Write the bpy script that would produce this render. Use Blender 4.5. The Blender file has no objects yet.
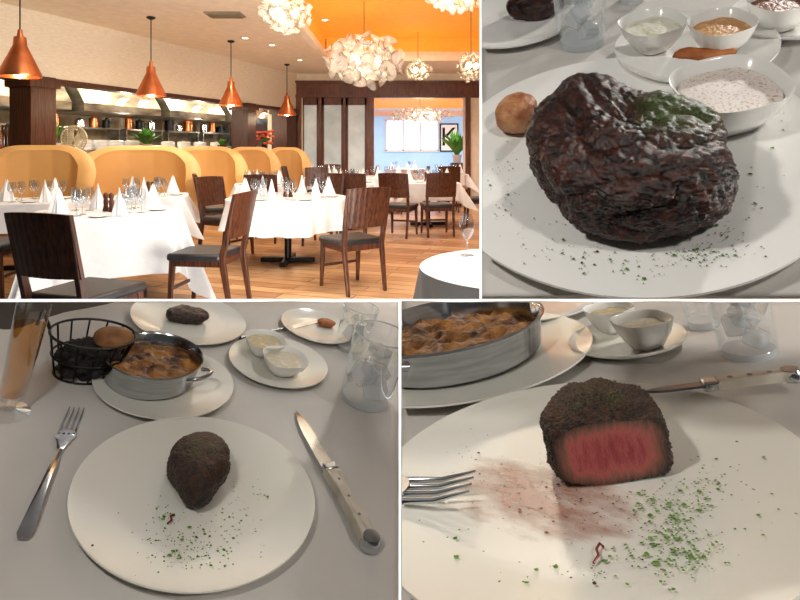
import bpy, bmesh, math, random
import numpy as np
from mathutils import Vector, Matrix, noise
random.seed(7)
F=560.0; CX=400.0; CY=150.0
EYE=Vector((0,0,1.3))
sc=bpy.context.scene
try:
    sc.view_settings.view_transform='Standard'
except Exception: pass
def lin(c):
    return tuple(((v/255)/12.92 if v/255<=0.04045 else ((v/255+0.055)/1.055)**2.4) for v in c)+(1,)
# ------------------------------------------------------------ materials
MATS={}
def mat(name,rgb,rough=.5,metal=0,rgb2=None,scale=8,detail=4,bump=0,bscale=None,em=0,emc=None,stretch=(1,1,1),lo=.35,hi=.65,coat=0,spec=.5,alpha=1):
    if name in MATS: return MATS[name]
    m=bpy.data.materials.new(name); m.use_nodes=True; nt=m.node_tree; N=nt.nodes; L=nt.links
    b=N['Principled BSDF']
    b.inputs['Base Color'].default_value=lin(rgb); b.inputs['Roughness'].default_value=rough; b.inputs['Metallic'].default_value=metal
    b.inputs['Specular IOR Level'].default_value=spec; b.inputs['Alpha'].default_value=alpha
    if coat: b.inputs['Coat Weight'].default_value=coat; b.inputs['Coat Roughness'].default_value=.15
    tc=N.new('ShaderNodeTexCoord'); mp=N.new('ShaderNodeMapping'); mp.inputs['Scale'].default_value=stretch
    L.new(tc.outputs['Object'],mp.inputs['Vector'])
    n=N.new('ShaderNodeTexNoise'); n.inputs['Scale'].default_value=scale; n.inputs['Detail'].default_value=detail
    L.new(mp.outputs[0],n.inputs['Vector'])
    r=N.new('ShaderNodeValToRGB'); r.color_ramp.elements[0].position=lo; r.color_ramp.elements[1].position=hi
    r.color_ramp.elements[0].color=lin(rgb)
    if rgb2 is None: rgb2=tuple(min(255,c*1.04) for c in rgb)
    r.color_ramp.elements[1].color=lin(rgb2)
    L.new(n.outputs['Fac'],r.inputs['Fac']); L.new(r.outputs['Color'],b.inputs['Base Color'])
    if bump:
        n2=N.new('ShaderNodeTexNoise'); n2.inputs['Scale'].default_value=bscale or scale*3; n2.inputs['Detail'].default_value=5
        L.new(mp.outputs[0],n2.inputs['Vector'])
        bp=N.new('ShaderNodeBump'); bp.inputs['Strength'].default_value=bump; bp.inputs['Distance'].default_value=.01
        L.new(n2.outputs['Fac'],bp.inputs['Height']); L.new(bp.outputs['Normal'],b.inputs['Normal'])
    if em:
        b.inputs['Emission Strength'].default_value=em
        if emc: b.inputs['Emission Color'].default_value=lin(emc)
        else: L.new(r.outputs['Color'],b.inputs['Emission Color'])
    MATS[name]=m; return m
def glassmat(name,tint=(255,255,255),k=.55,rough=.03,base=.03,pw=3.5):
    if name in MATS: return MATS[name]
    m=bpy.data.materials.new(name); m.use_nodes=True; nt=m.node_tree; N=nt.nodes; L=nt.links
    N.remove(N['Principled BSDF']); out=N['Material Output']
    t=N.new('ShaderNodeBsdfTransparent'); t.inputs[0].default_value=lin(tint)
    g=N.new('ShaderNodeBsdfGlossy'); g.inputs['Roughness'].default_value=rough; g.inputs[0].default_value=(.9,.96,1,1)
    lw=N.new('ShaderNodeLayerWeight'); lw.inputs['Blend'].default_value=.5
    p=N.new('ShaderNodeMath'); p.operation='POWER'; p.inputs[1].default_value=pw; L.new(lw.outputs['Facing'],p.inputs[0])
    q=N.new('ShaderNodeMath'); q.operation='MULTIPLY_ADD'; q.inputs[1].default_value=k; q.inputs[2].default_value=base; L.new(p.outputs[0],q.inputs[0])
    mx=N.new('ShaderNodeMixShader'); L.new(q.outputs[0],mx.inputs[0]); L.new(t.outputs[0],mx.inputs[1]); L.new(g.outputs[0],mx.inputs[2])
    L.new(mx.outputs[0],out.inputs[0]); MATS[name]=m; return m
def crustmat(name,dark=(20,9,7),mid=(72,30,18),green=.0,gscale=260,rough=.33,coat=0,bump=.9,bs=120,patch=(0,0,.04),prad=.05,gcol=(66,92,30),cs=45,bd=.004,spec=.5,p0=.42,p1=.72):
    m=bpy.data.materials.new(name); m.use_nodes=True; nt=m.node_tree; N=nt.nodes; L=nt.links
    b=N['Principled BSDF']; b.inputs['Roughness'].default_value=rough; b.inputs['Coat Weight'].default_value=coat; b.inputs['Coat Roughness'].default_value=.12; b.inputs['Specular IOR Level'].default_value=spec
    tc=N.new('ShaderNodeTexCoord')
    n=N.new('ShaderNodeTexNoise'); n.inputs['Scale'].default_value=cs; n.inputs['Detail'].default_value=8; n.inputs['Roughness'].default_value=.75
    L.new(tc.outputs['Object'],n.inputs['Vector'])
    r=N.new('ShaderNodeValToRGB'); e=r.color_ramp.elements; e[0].position=p0; e[0].color=lin(dark); e[1].position=p1; e[1].color=lin(mid)
    L.new(n.outputs['Fac'],r.inputs['Fac'])
    gn=N.new('ShaderNodeTexNoise'); gn.inputs['Scale'].default_value=gscale; gn.inputs['Detail'].default_value=3
    L.new(tc.outputs['Object'],gn.inputs['Vector'])
    ds=N.new('ShaderNodeVectorMath'); ds.operation='DISTANCE'; ds.inputs[1].default_value=patch; L.new(tc.outputs['Object'],ds.inputs[0])
    a=N.new('ShaderNodeMapRange'); a.inputs[1].default_value=prad; a.inputs[2].default_value=prad*.3; L.new(ds.outputs['Value'],a.inputs[0])
    g2=N.new('ShaderNodeTexNoise'); g2.inputs['Scale'].default_value=30; L.new(tc.outputs['Object'],g2.inputs['Vector'])
    mu=N.new('ShaderNodeMath'); mu.operation='MULTIPLY_ADD'; mu.inputs[1].default_value=.28; L.new(a.outputs[0],mu.inputs[0]); L.new(gn.outputs['Fac'],mu.inputs[2])
    mu2=N.new('ShaderNodeMath'); mu2.operation='MULTIPLY_ADD'; mu2.inputs[1].default_value=.3; L.new(g2.outputs['Fac'],mu2.inputs[0]); L.new(mu.outputs[0],mu2.inputs[2])
    th=N.new('ShaderNodeMapRange'); th.inputs[1].default_value=.86-green; th.inputs[2].default_value=.90-green; L.new(mu2.outputs[0],th.inputs[0])
    mx=N.new('ShaderNodeMixRGB'); mx.inputs[2].default_value=lin(gcol); L.new(th.outputs[0],mx.inputs[0]); L.new(r.outputs[0],mx.inputs[1])
    L.new(mx.outputs[0],b.inputs['Base Color'])
    bn=N.new('ShaderNodeTexNoise'); bn.inputs['Scale'].default_value=bs; bn.inputs['Detail'].default_value=8; bn.inputs['Roughness'].default_value=.65
    L.new(tc.outputs['Object'],bn.inputs['Vector'])
    bp=N.new('ShaderNodeBump'); bp.inputs['Strength'].default_value=bump; bp.inputs['Distance'].default_value=bd
    L.new(bn.outputs['Fac'],bp.inputs['Height']); L.new(bp.outputs[0],b.inputs['Normal']); L.new(bp.outputs[0],b.inputs['Coat Normal'])
    return m
def stainmat(name,col=(150,62,45),cut=.5,strength=.6,scale=60):
    m=bpy.data.materials.new(name); m.use_nodes=True; nt=m.node_tree; N=nt.nodes; L=nt.links
    b=N['Principled BSDF']; b.inputs['Base Color'].default_value=lin(col); b.inputs['Roughness'].default_value=.2
    tc=N.new('ShaderNodeTexCoord'); n=N.new('ShaderNodeTexNoise'); n.inputs['Scale'].default_value=scale; n.inputs['Detail'].default_value=7; n.inputs['Roughness'].default_value=.64
    m3=N.new('ShaderNodeMapping'); m3.inputs['Scale'].default_value=(.5,1.3,1); m3.inputs['Rotation'].default_value=(0,0,.4); L.new(tc.outputs['Object'],m3.inputs[0]); L.new(m3.outputs[0],n.inputs['Vector'])
    gr=N.new('ShaderNodeTexGradient'); gr.gradient_type='SPHERICAL'
    mp=N.new('ShaderNodeMapping'); mp.name='fall'; L.new(tc.outputs['Object'],mp.inputs[0]); L.new(mp.outputs[0],gr.inputs[0])
    ad=N.new('ShaderNodeMath'); ad.operation='MULTIPLY'; L.new(n.outputs['Fac'],ad.inputs[0]); 
    pw=N.new('ShaderNodeMath'); pw.operation='POWER'; pw.inputs[1].default_value=.4; L.new(gr.outputs['Fac'],pw.inputs[0]); L.new(pw.outputs[0],ad.inputs[1])
    mr=N.new('ShaderNodeMapRange'); mr.inputs[1].default_value=cut*.72; mr.inputs[2].default_value=cut*1.35; mr.inputs[4].default_value=strength; L.new(ad.outputs[0],mr.inputs[0])
    L.new(mr.outputs[0],b.inputs['Alpha']); return m
# ------------------------------------------------------------ geometry lists
def comb(*gs):
    V=[];Fc=[]
    for v,f in gs:
        o=len(V); V+=list(v); Fc+=[tuple(i+o for i in q) for q in f]
    return V,Fc
def g_box(c,s,rz=0,rx=0):
    R=Matrix.Rotation(rz,3,'Z')@Matrix.Rotation(rx,3,'X'); c=Vector(c)
    v=[c+R@Vector((s[0]/2*x,s[1]/2*y,s[2]/2*z)) for x in(-1,1) for y in(-1,1) for z in(-1,1)]
    return v,[(0,1,3,2),(4,6,7,5),(0,4,5,1),(2,3,7,6),(0,2,6,4),(1,5,7,3)]
def g_beam(p0,p1,a,b=None):
    b=b or a; p0=Vector(p0);p1=Vector(p1)
    if not isinstance(a,tuple): a=(a,a)
    if not isinstance(b,tuple): b=(b,b)
    v=[p0+Vector((a[0]/2*x,a[1]/2*y,0)) for x,y in((-1,-1),(1,-1),(1,1),(-1,1))]+[p1+Vector((b[0]/2*x,b[1]/2*y,0)) for x,y in((-1,-1),(1,-1),(1,1),(-1,1))]
    return v,[(3,2,1,0),(4,5,6,7),(0,1,5,4),(1,2,6,5),(2,3,7,6),(3,0,4,7)]
def g_lathe(prof,seg=32,sq=1.0,sx=1,sy=1,c=(0,0,0)):
    V=[];Fc=[]
    for r,z in prof:
        for i in range(seg):
            t=2*math.pi*i/seg; ct,st=math.cos(t),math.sin(t)
            x=math.copysign(abs(ct)**sq,ct); y=math.copysign(abs(st)**sq,st)
            V.append(Vector((c[0]+max(r,1e-5)*x*sx,c[1]+max(r,1e-5)*y*sy,c[2]+z)))
    for j in range(len(prof)-1):
        for i in range(seg):
            k=(i+1)%seg; Fc.append((j*seg+i,j*seg+k,(j+1)*seg+k,(j+1)*seg+i))
    return V,Fc
def g_tube(pts,r,seg=8,closed=False):
    pts=[Vector(p) for p in pts]; n=len(pts); V=[];Fc=[]; ref=Vector((0,0,1))
    for i,p in enumerate(pts):
        a=pts[(i-1)%n] if (closed or i>0) else p; b=pts[(i+1)%n] if (closed or i<n-1) else p
        t=(b-a).normalized(); s=t.cross(ref)
        if s.length<.05: s=t.cross(Vector((0,1,0)))
        s.normalize(); w=s.cross(t)
        rr=r[i] if isinstance(r,(list,tuple)) else r
        for k in range(seg):
            q=2*math.pi*k/seg; V.append(p+s*rr*math.cos(q)+w*rr*math.sin(q))
    m=n if closed else n-1
    for i in range(m):
        for k in range(seg):
            l=(k+1)%seg; j=(i+1)%n; Fc.append((i*seg+k,i*seg+l,j*seg+l,j*seg+k))
    if not closed:
        Fc.append(tuple(range(seg-1,-1,-1))); Fc.append(tuple((n-1)*seg+k for k in range(seg)))
    return V,Fc
def xf(g,M): return [M@Vector(v) for v in g[0]],g[1]
def mk(name,g,m,smooth=True,bevel=0,label=None):
    me=bpy.data.meshes.new(name); me.from_pydata([tuple(v) for v in g[0]],[],g[1]); 
    bm=bmesh.new(); bm.from_mesh(me); bmesh.ops.remove_doubles(bm,verts=bm.verts,dist=2e-5); bmesh.ops.recalc_face_normals(bm,faces=bm.faces); bm.to_mesh(me); bm.free()
    me.materials.append(m)
    if smooth:
        me.polygons.foreach_set('use_smooth',[True]*len(me.polygons))
        try: me.set_sharp_from_angle(angle=math.radians(50))
        except Exception: pass
    o=bpy.data.objects.new(name,me); sc.collection.objects.link(o)
    if bevel:
        b=o.modifiers.new('bevel','BEVEL'); b.width=bevel; b.segments=2
    if label: o['label']=label
    return o
CUR=None; SETS={2:[],3:[],4:[]}
def meta(o,cat,label,group=None,kind=None):
    o['category']=cat; o['label']=label
    if group: o['group']=group
    if kind: o['kind']=kind
    if CUR: SETS[CUR].append(o)
    return o
def thing(name,cat,label,M,parts,group=None,kind=None):
    e=bpy.data.objects.new(name,None); sc.collection.objects.link(e); e.empty_display_size=.05; e.matrix_world=M
    for p in parts: p.parent=e
    return meta(e,cat,label,group,kind)
def single(o,cat,label,M=None,group=None,kind=None):
    if M is not None: o.matrix_world=M
    return meta(o,cat,label,group,kind)
def clone(root,M,label=None):
    def rec(o,par):
        c=o.copy()
        sc.collection.objects.link(c)
        if par: c.parent=par
        for k in list(o.children): rec(k,c)
        return c
    c=rec(root,None); c.matrix_world=M
    if label: c['label']=label
    if CUR: SETS[CUR].append(c)
    return c
def struct(name,g,m,smooth=False):
    o=mk(name,g,m,smooth); o['kind']='structure'; return o
T=Matrix.Translation
def RZ(a): return Matrix.Rotation(a,4,'Z')
def at(px,d,z=0): return Vector(((px-CX)*d/F,d,z))

# ------------------------------------------------------------ shared materials
linen=mat('white_linen',(228,226,226),.85,rgb2=(240,238,238),scale=5,bump=.25,bscale=14)
walnut=mat('dark_walnut',(40,19,12),.38,rgb2=(98,54,33),scale=6,stretch=(14,14,.6),bump=.05)
blackleather=mat('black_leather',(34,32,34),.42,rgb2=(50,47,48),bump=.1,bscale=60)
darkmetal=mat('dark_iron',(22,20,20),.4,metal=.6)
copper=mat('copper',(184,98,56),.28,metal=.85,rgb2=(214,128,80),scale=5)
steel=mat('brushed_steel',(178,181,184),.17,metal=1,rgb2=(204,207,210),scale=20,stretch=(1,1,8))
bladem=mat('blade_steel',(92,98,106),.32,metal=.9,rgb2=(112,118,126),scale=20,stretch=(1,6,1))
tanleather=mat('tan_upholstery',(214,164,98),.55,rgb2=(222,174,108),scale=2)
glass=glassmat('clear_glass',k=.85,base=.1,pw=1.9)
ceramic=mat('white_ceramic',(236,235,231),.16,rgb2=(240,239,235),scale=2,spec=.5)
# ============================================================ DINING ROOM
def floormat():
    m=bpy.data.materials.new('oak_planks'); m.use_nodes=True; nt=m.node_tree; N=nt.nodes; L=nt.links; b=N['Principled BSDF']
    tc=N.new('ShaderNodeTexCoord'); mp=N.new('ShaderNodeMapping'); mp.inputs['Rotation'].default_value=(0,0,.32)
    L.new(tc.outputs['Object'],mp.inputs[0]); br=N.new('ShaderNodeTexBrick'); L.new(mp.outputs[0],br.inputs['Vector'])
    br.inputs['Scale'].default_value=1; br.inputs['Brick Width'].default_value=1.3; br.inputs['Row Height'].default_value=.16; br.inputs['Mortar Size'].default_value=.006
    br.inputs['Color1'].default_value=lin((218,172,122)); br.inputs['Color2'].default_value=lin((176,126,82)); br.inputs['Mortar'].default_value=lin((104,68,40))
    n=N.new('ShaderNodeTexNoise'); n.inputs['Scale'].default_value=5; n.inputs['Detail'].default_value=6
    mp2=N.new('ShaderNodeMapping'); mp2.inputs['Rotation'].default_value=(0,0,.32); mp2.inputs['Scale'].default_value=(.5,6,1); L.new(tc.outputs['Object'],mp2.inputs[0]); L.new(mp2.outputs[0],n.inputs['Vector'])
    mx=N.new('ShaderNodeMixRGB'); mx.blend_type='OVERLAY'; mx.inputs[0].default_value=.7; L.new(br.outputs[0],mx.inputs[1]); L.new(n.outputs['Fac'],mx.inputs[2])
    L.new(mx.outputs[0],b.inputs['Base Color']); b.inputs['Roughness'].default_value=.33; return m
fo=struct('floor',g_box((0,13.8,-.05),(16,18.4,.1)),floormat())
struct('floor_unseen',g_box((0,-1.2,-.05),(16,11.6,.1)),mat('neutral_bounce_grey',(120,122,124),.6,rgb2=(136,138,140)))  # unseen near floor, made neutral grey to cut orange bounce on the food
wallp=mat('beige_wallpaper',(224,210,186),.8,rgb2=(236,224,202),scale=12,stretch=(1,1,6),bump=.08)
cream=mat('cream_paint',(242,231,212),.8)
orange=mat('glowing_orange_paint',(246,164,52),.6,em=.32)  # orange paint with a glow added in place of cove lighting
Z=3.2; x0,x1,y0,y1=-1.5,4.5,6.7,11.4
g=comb(g_box(((-9+x0)/2,10.6,Z+.05),(x0+9,18.8,.1)),g_box(((x0+x1)/2,(y1+14.6)/2,Z+.05),(x1-x0,14.6-y1,.1)),g_box(((x0+x1)/2,5.35,Z+.05),(x1-x0,2.7,.1)),g_box((6.2,10.6,Z+.05),(3.4,18.8,.1)))
struct('ceiling',g,cream)
struct('ceiling_unseen',g_box((-.5,-.4,Z+.05),(17,9,.1)),mat('cool_bounce_paint',(206,214,224),.85))  # unseen near ceiling, made cool to offset warm reflections in the food sets
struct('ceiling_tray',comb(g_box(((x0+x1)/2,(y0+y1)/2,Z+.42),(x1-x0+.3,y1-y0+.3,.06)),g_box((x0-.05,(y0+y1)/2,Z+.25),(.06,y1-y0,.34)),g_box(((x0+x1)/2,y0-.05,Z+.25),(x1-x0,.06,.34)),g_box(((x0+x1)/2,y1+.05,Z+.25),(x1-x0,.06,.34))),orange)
for i,c in enumerate([((x0,(y0+y1)/2),(.12,y1-y0)),(((x0+x1)/2,y1),(x1-x0,.12))]):
    struct('trim_%d'%(i+1),g_box((c[0][0],c[0][1],Z-.03),(c[1][0],c[1][1],.12)),cream)
# kitchen wall line
A=Vector((-5.21,7.3,0)); B=Vector((-2.65,13.95,0)); kd=(A-B).normalized(); ang=math.atan2(kd.y,kd.x)
Len=11.5; mid=B+kd*Len/2; kn=Vector((kd.y,-kd.x,0))
if kn.x>0: kn=-kn
flip=1 if (Matrix.Rotation(ang,3,'Z')@Vector((0,1,0))).dot(kn)<0 else -1
struct('wall_kitchen',comb(g_box((mid.x,mid.y,2.76),(Len,.18,.96),ang)),wallp)
struct('wall_counter',comb(g_box((mid.x,mid.y,.6),(Len,.16,1.2),ang)),mat('dark_panel',(60,34,22),.4,rgb2=(86,50,32),stretch=(4,4,.6)))
struct('trim_3',g_box((mid.x,mid.y,1.23),(Len,.4,.06),ang),walnut)
struct('trim_4',g_box((mid.x,mid.y,2.27),(Len,.24,.07),ang),walnut)
def kpt(px,off=0,z=0):
    r=(px-CX)/F; Bo=B+kn*off
    s=(r*Bo.y-Bo.x)/(kd.x-r*kd.y); p=Bo+kd*s; return Vector((p.x,p.y,z))
def ks_(s,off,z=0): p=B+kn*off+kd*s; return Vector((p.x,p.y,z))
for px,w in ((33,.36),(244,.3),(284,.42)):
    p=kpt(px,-.02)
    struct('trim_column',comb(g_box((p.x,p.y,1.15),(w,.42,2.3),ang),g_box((p.x,p.y,2.2),(w+.08,.5,.1),ang),g_box((p.x,p.y,.1),(w+.06,.48,.2),ang)),walnut)
ks=mat('kitchen_steel',(118,114,104),.28,metal=.8,rgb2=(214,206,190),scale=2.2,stretch=(1,1,2.5))
kback=mid+kn*2.5
struct('wall_kitchen_back',g_box((kback.x,kback.y,1.6),(Len+6,.1,3.2),ang),mat('kitchen_tile',(134,116,88),.35,rgb2=(166,146,112),scale=6))
hlm=mat('hood_light',(255,244,214),.5,em=14)
for i in range(4):
    p=ks_(.1+i*2.0,1.7)
    prof=[(-.55*flip,0),(.6*flip,0),(.6*flip,.14),(.2*flip,.72),(-.55*flip,.72)]
    V=[Vector((sx*.88,y,z)) for sx in(-1,1) for y,z in prof]
    Fc=[(0,1,2,3,4),(9,8,7,6,5)]+[(j,(j+1)%5,(j+1)%5+5,j+5) for j in range(5)]
    h=mk('hood_canopy',(V,Fc),ks,False,.01)
    lamps=[mk('hood_lamp',g_lathe([(0,0),(.07,0),(.075,.02),(0,.03)],12,c=(dx,.57*flip,.26)),hlm) for dx in(-.5,0,.5)]
    thing('extractor_hood','extractor hood','brushed steel kitchen extractor hood with small bright lamps',T((p.x,p.y,1.98))@RZ(ang),[h]+lamps,group='extractor hoods over the cooking line')
for i in range(7):
    p=ks_(-.6+i*1.15,1.95)
    body=mk('body',g_box((0,0,.7),(1.0,.7,1.4)),ks,False,.015)
    dr=mk('door',g_box((0,.36*flip,1.12),(.84,.03,.34)),darkmetal,False,.01)
    hd=mk('handle',g_tube([(-.35,.42*flip,1.33),(.35,.42*flip,1.33)],.015),steel)
    sh=mk('shelf',comb(g_box((0,-.1*flip,1.72),(1.0,.35,.03)),g_box((.48,-.1*flip,1.56),(.03,.3,.32)),g_box((-.48,-.1*flip,1.56),(.03,.3,.32))),ks,False)
    thing('kitchen_oven','oven','stainless steel commercial oven with shelf in the open kitchen',T((p.x,p.y,0))@RZ(ang),[body,dr,hd,sh],group='ovens in the open kitchen')
    rr=random.Random(i)
    for k in range(3):
        q=ks_(-.6+i*1.15+(k-1)*.3,2.05); hh=rr.uniform(.12,.26); r0=rr.uniform(.07,.11)
        single(mk('stock_pot',comb(g_lathe([(0,0),(r0,0),(r0,hh),(r0*1.06,hh),(r0*1.04,hh+.01),(r0*.3,hh+.03),(.02,hh+.035),(.02,hh+.055),(0,hh+.055)],20),g_tube([(r0,-.03,hh*.7),(r0+.035,0,hh*.7),(r0,.03,hh*.7)],.008,6)),[steel,darkmetal,copper][(i+k)%3]),'pot','lidded metal stock pot on a kitchen shelf',T((q.x,q.y,1.736)),group='pots on the kitchen shelves')
struct('trim_5',g_box((mid.x+kn.x*.55,mid.y+kn.y*.55,1.25),(Len,.5,.05),ang),ks)
for k,px in enumerate((84,100,116,132,168,184,200,216)):
    p=kpt(px,.5)
    o=mk('plate_stack',g_lathe([(0,0),(.08,0),(.13,.03)]+[(.13-.012*(i%2),.03+.012*i) for i in range(1,13)]+[(.1,.185),(0,.18)],20),ceramic)
    single(o,'plate stack','stack of white plates on the kitchen pass',T((p.x,p.y,1.28)),group='plate stacks on the kitchen pass')
amber=mat('amber_glass',(130,66,18),.15,rgb2=(180,96,30)); dgreen=mat('dark_bottle',(30,40,22),.15)
for k in range(8):
    p=kpt(-3+k*3.4,.3)
    m=amber if k%2 else dgreen
    single(mk('bottle',g_lathe([(0,0),(.037,0),(.037,.2),(.014,.27),(.014,.35),(0,.35)],14),m),'bottle','liquor bottle standing on the bar ledge',T((p.x,p.y,1.28)),group='bottles on the bar ledge')
leafm=mat('leaf_green',(52,110,34),.5,rgb2=(100,160,60),scale=20)
potm=mat('pot_white',(205,195,180),.5)
def leafcluster(n,h,spread,w,up=.6,seed=0):
    rnd=random.Random(seed); gs=[]
    for i in range(n):
        a=rnd.uniform(0,6.283); tilt=rnd.uniform(0,spread); L=h*rnd.uniform(.6,1)
        pts=[]; 
        for j in range(6):
            s=j/5; r=tilt*s**1.3*L; z=L*s*(1-.35*tilt*s)
            pts.append(Vector((math.cos(a)*r,math.sin(a)*r,z)))
        sd=Vector((-math.sin(a),math.cos(a),0)); V=[]
        for j,p in enumerate(pts):
            ww=w*math.sin(math.pi*(.12+.86*j/5)); V+= [p-sd*ww,p+sd*ww]
        gs.append((V,[(2*j,2*j+1,2*j+3,2*j+2) for j in range(5)]))
    return comb(*gs)
def plant(px,off,z,h,spread,w,n,label,pm=potm,P=None,sc_=1):
    p=P or kpt(px,off)
    pot=mk('pot',g_lathe([(0,0),(.06*sc_,0),(.085*sc_,.13*sc_),(.09*sc_,.14*sc_),(.078*sc_,.14*sc_),(.06*sc_,.11*sc_),(0,.11*sc_)],20),pm)
    lv=mk('foliage',xf(leafcluster(n,h,spread,w,seed=int(px)),T((0,0,.1*sc_))),leafm)
    thing('potted_plant','potted plant',label,T((p.x,p.y,z)),[pot,lv])
plant(54,-.1,1.26,.42,.45,.022,60,'spiky green potted plant on the kitchen ledge')
plant(147,-.1,1.26,.36,1.3,.05,90,'bushy leafy green potted plant on the kitchen ledge')
plant(222,-.1,1.26,.22,1.0,.03,30,'small dark green potted plant on the kitchen ledge',mat('pot_dark',(60,40,30),.5))
p=kpt(74,-.08)
gs=[]
for i in range(26):
    a=i*2*math.pi/26; gs.append(g_tube([(.0,0,.2),(.13*math.cos(a+.5),.0,.2+.13*math.sin(a+.5)),(.19*math.cos(a+.9),0,.2+.19*math.sin(a+.9))],.009,6))
gs.append(g_tube([(.19*math.cos(t*.2618),0,.2+.19*math.sin(t*.2618)) for t in range(24)],.011,6,True)); gs.append(g_box((0,0,.006),(.12,.06,.012)))
single(mk('woven_disc',comb(*gs),mat('pale_wicker',(216,198,160),.6)),'decoration','round pale woven spiral ornament on the kitchen ledge',T((p.x,p.y,1.26)))
p=kpt(264,-.08)
fl=[]
rr=random.Random(3)
for i in range(26): fl.append(g_lathe([(0,-.03),(.045,0),(.03,.035),(0,.045)],7,c=(rr.uniform(-.2,.2),rr.uniform(-.1,.1),.26+rr.uniform(-.1,.2))))
thing('flower_arrangement','flowers','orange and red flowers in a dark vase on the ledge',T((p.x,p.y,1.26)),[mk('vase',g_lathe([(0,0),(.05,0),(.07,.1),(.04,.18),(.045,.2),(0,.19)],16),darkmetal),mk('blossoms',comb(*fl),mat('orange_petals',(214,92,34),.6,rgb2=(190,50,30))),mk('foliage',xf(leafcluster(24,.25,1.2,.02,seed=5),T((0,0,.17))),leafm)])
# ---------- back partition wall
D=14.0
def bx(px0,px1,za,zb,d=D,th=.14): 
    a=(px0-CX)*d/F; b=(px1-CX)*d/F; return g_box(((a+b)/2,d,(za+zb)/2),(abs(b-a),th,zb-za))
redwood=mat('mahogany',(80,42,24),.35,rgb2=(118,66,38),scale=5,stretch=(5,5,.7))
struct('wall_back',comb(bx(268,700,2.98,3.25),bx(268,303,0,3.0,th=.1),bx(463,482,0,3.0,th=.1)),cream)
struct('trim_7',comb(bx(294,480,2.62,3.0,th=.22),bx(294,480,2.6,2.66,th=.3),bx(294,480,2.96,3.02,th=.3)),redwood)
for i,(a,b) in enumerate([(293,302),(319,322),(343.5,346),(367,374),(465,470)]):
    struct('trim_%d'%(8+i),comb(bx(a,b,0,2.62,th=.24)),redwood)
frost=mat('frosted_glass_glow',(178,190,190),.35,rgb2=(208,216,214),scale=2,em=.26)  # panes glow faintly to look paler, light put into the glass colour
for i,(a,b) in enumerate([(302,319),(322,343.5),(346,367)]):
    dm=struct('door_%d'%(i+1),comb(bx(a,b,0,.35,th=.06),bx(a,b,2.42,2.62,th=.06),bx(a,a+2.2,0,2.62,th=.06),bx(b-2.2,b,0,2.62,th=.06)),redwood)
    pn=mk('pane',bx(a+1.6,b-1.6,.3,2.5,th=.02),frost,False); pn.parent=dm
# back room
blue=mat('pale_blue_wall_glow',(150,190,224),.7,rgb2=(170,206,234),scale=.6,em=.55)  # wall colour also glows, brightening the back room without a lamp
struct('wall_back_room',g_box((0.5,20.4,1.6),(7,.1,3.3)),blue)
struct('wall_back_room_left',g_box((-1.6,17.2,1.6),(.1,6.4,3.3)),mat('blue_grey_panel_glow',(80,136,190),.6,em=.45))  # side wall glows in its own blue to look lit
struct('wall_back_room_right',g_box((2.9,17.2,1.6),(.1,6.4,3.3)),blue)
struct('ceiling_back_room',g_box((.6,17.4,2.84),(7,6.2,.06)),mat('orange_ceiling_glow',(240,142,44),.6,em=.8))  # glow put into the ceiling colour, no lamp in it
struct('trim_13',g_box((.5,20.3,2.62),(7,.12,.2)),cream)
wl=mat('window_daylight',(190,222,248),.5,rgb2=(228,240,252),scale=3,em=1.5)
a,b=(386-CX)*20.3/F,(438-CX)*20.3/F
w1=struct('window_1',comb(g_box(((a+b)/2,20.3,1.27),(b-a+.12,.1,.08)),g_box(((a+b)/2,20.3,2.4),(b-a+.12,.1,.08)),*[g_box((a+(b-a)*k/3,20.3,1.83),(.06,.1,1.12)) for k in range(4)]),mat('white_trim',(230,232,232),.5))
pn=mk('pane',g_box(((a+b)/2,20.32,1.83),(b-a,.02,1.1)),wl,False); pn.parent=w1
kp=at(449,20.3)
def textobj(s,size,M,m,ext=.005):
    cu=bpy.data.curves.new('t','FONT'); cu.body=s; cu.size=size; cu.extrude=ext; cu.align_x='CENTER'; cu.align_y='CENTER'
    o=bpy.data.objects.new('tmp',cu); sc.collection.objects.link(o); bpy.context.view_layer.update()
    me=bpy.data.meshes.new_from_object(o.evaluated_get(bpy.context.evaluated_depsgraph_get())); bpy.data.objects.remove(o)
    me.materials.clear(); me.materials.append(m); q=bpy.data.objects.new('lettering',me); sc.collection.objects.link(q); q.matrix_local=M; return q
kb=mk('board',g_box((0,0,0),(.6,.04,.95)),mat('sign_white_glow',(232,230,224),.6,em=.3),False,.005)  # white board given a glow of its own, though it is no lamp
kf=mk('frame',comb(g_box((0,-.01,.49),(.66,.06,.05)),g_box((0,-.01,-.49),(.66,.06,.05)),g_box((-.315,-.01,0),(.05,.06,1)),g_box((.315,-.01,0),(.05,.06,1))),darkmetal,False)
kt=textobj('K',.95,T((0,-.03,0))@Matrix.Rotation(math.pi/2,4,'X'),darkmetal)
thing('wall_sign','sign','framed white wall sign with a black letter K',T((kp.x,20.3,1.75)),[kb,kf,kt])
P0=at(457,17.5); 
st=mk('pedestal',g_box((0,0,.45),(.4,.4,.9)),walnut,False,.01); single(st,'pedestal','dark wooden plant stand in the back room',T((P0.x,P0.y,0)))
plant(457,0,.9,.95,.9,.08,70,'large leafy green plant on a wooden stand',P=P0,sc_=1.8)
struct('wall_right',g_box((5.2,6,1.6),(.1,18,3.3)),cream)
p=at(225,1.9*F/(150-14)); 
single(mk('ceiling_vent',comb(g_box((0,0,-.01),(.5,.3,.02)),*[g_box((0,-.12+.04*k,-.025),(.44,.012,.02)) for k in range(7)]),mat('vent_grey',(140,126,104),.5),False),'ceiling vent','rectangular slatted air vent in the ceiling',T((p.x,p.y,3.2)))
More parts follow.
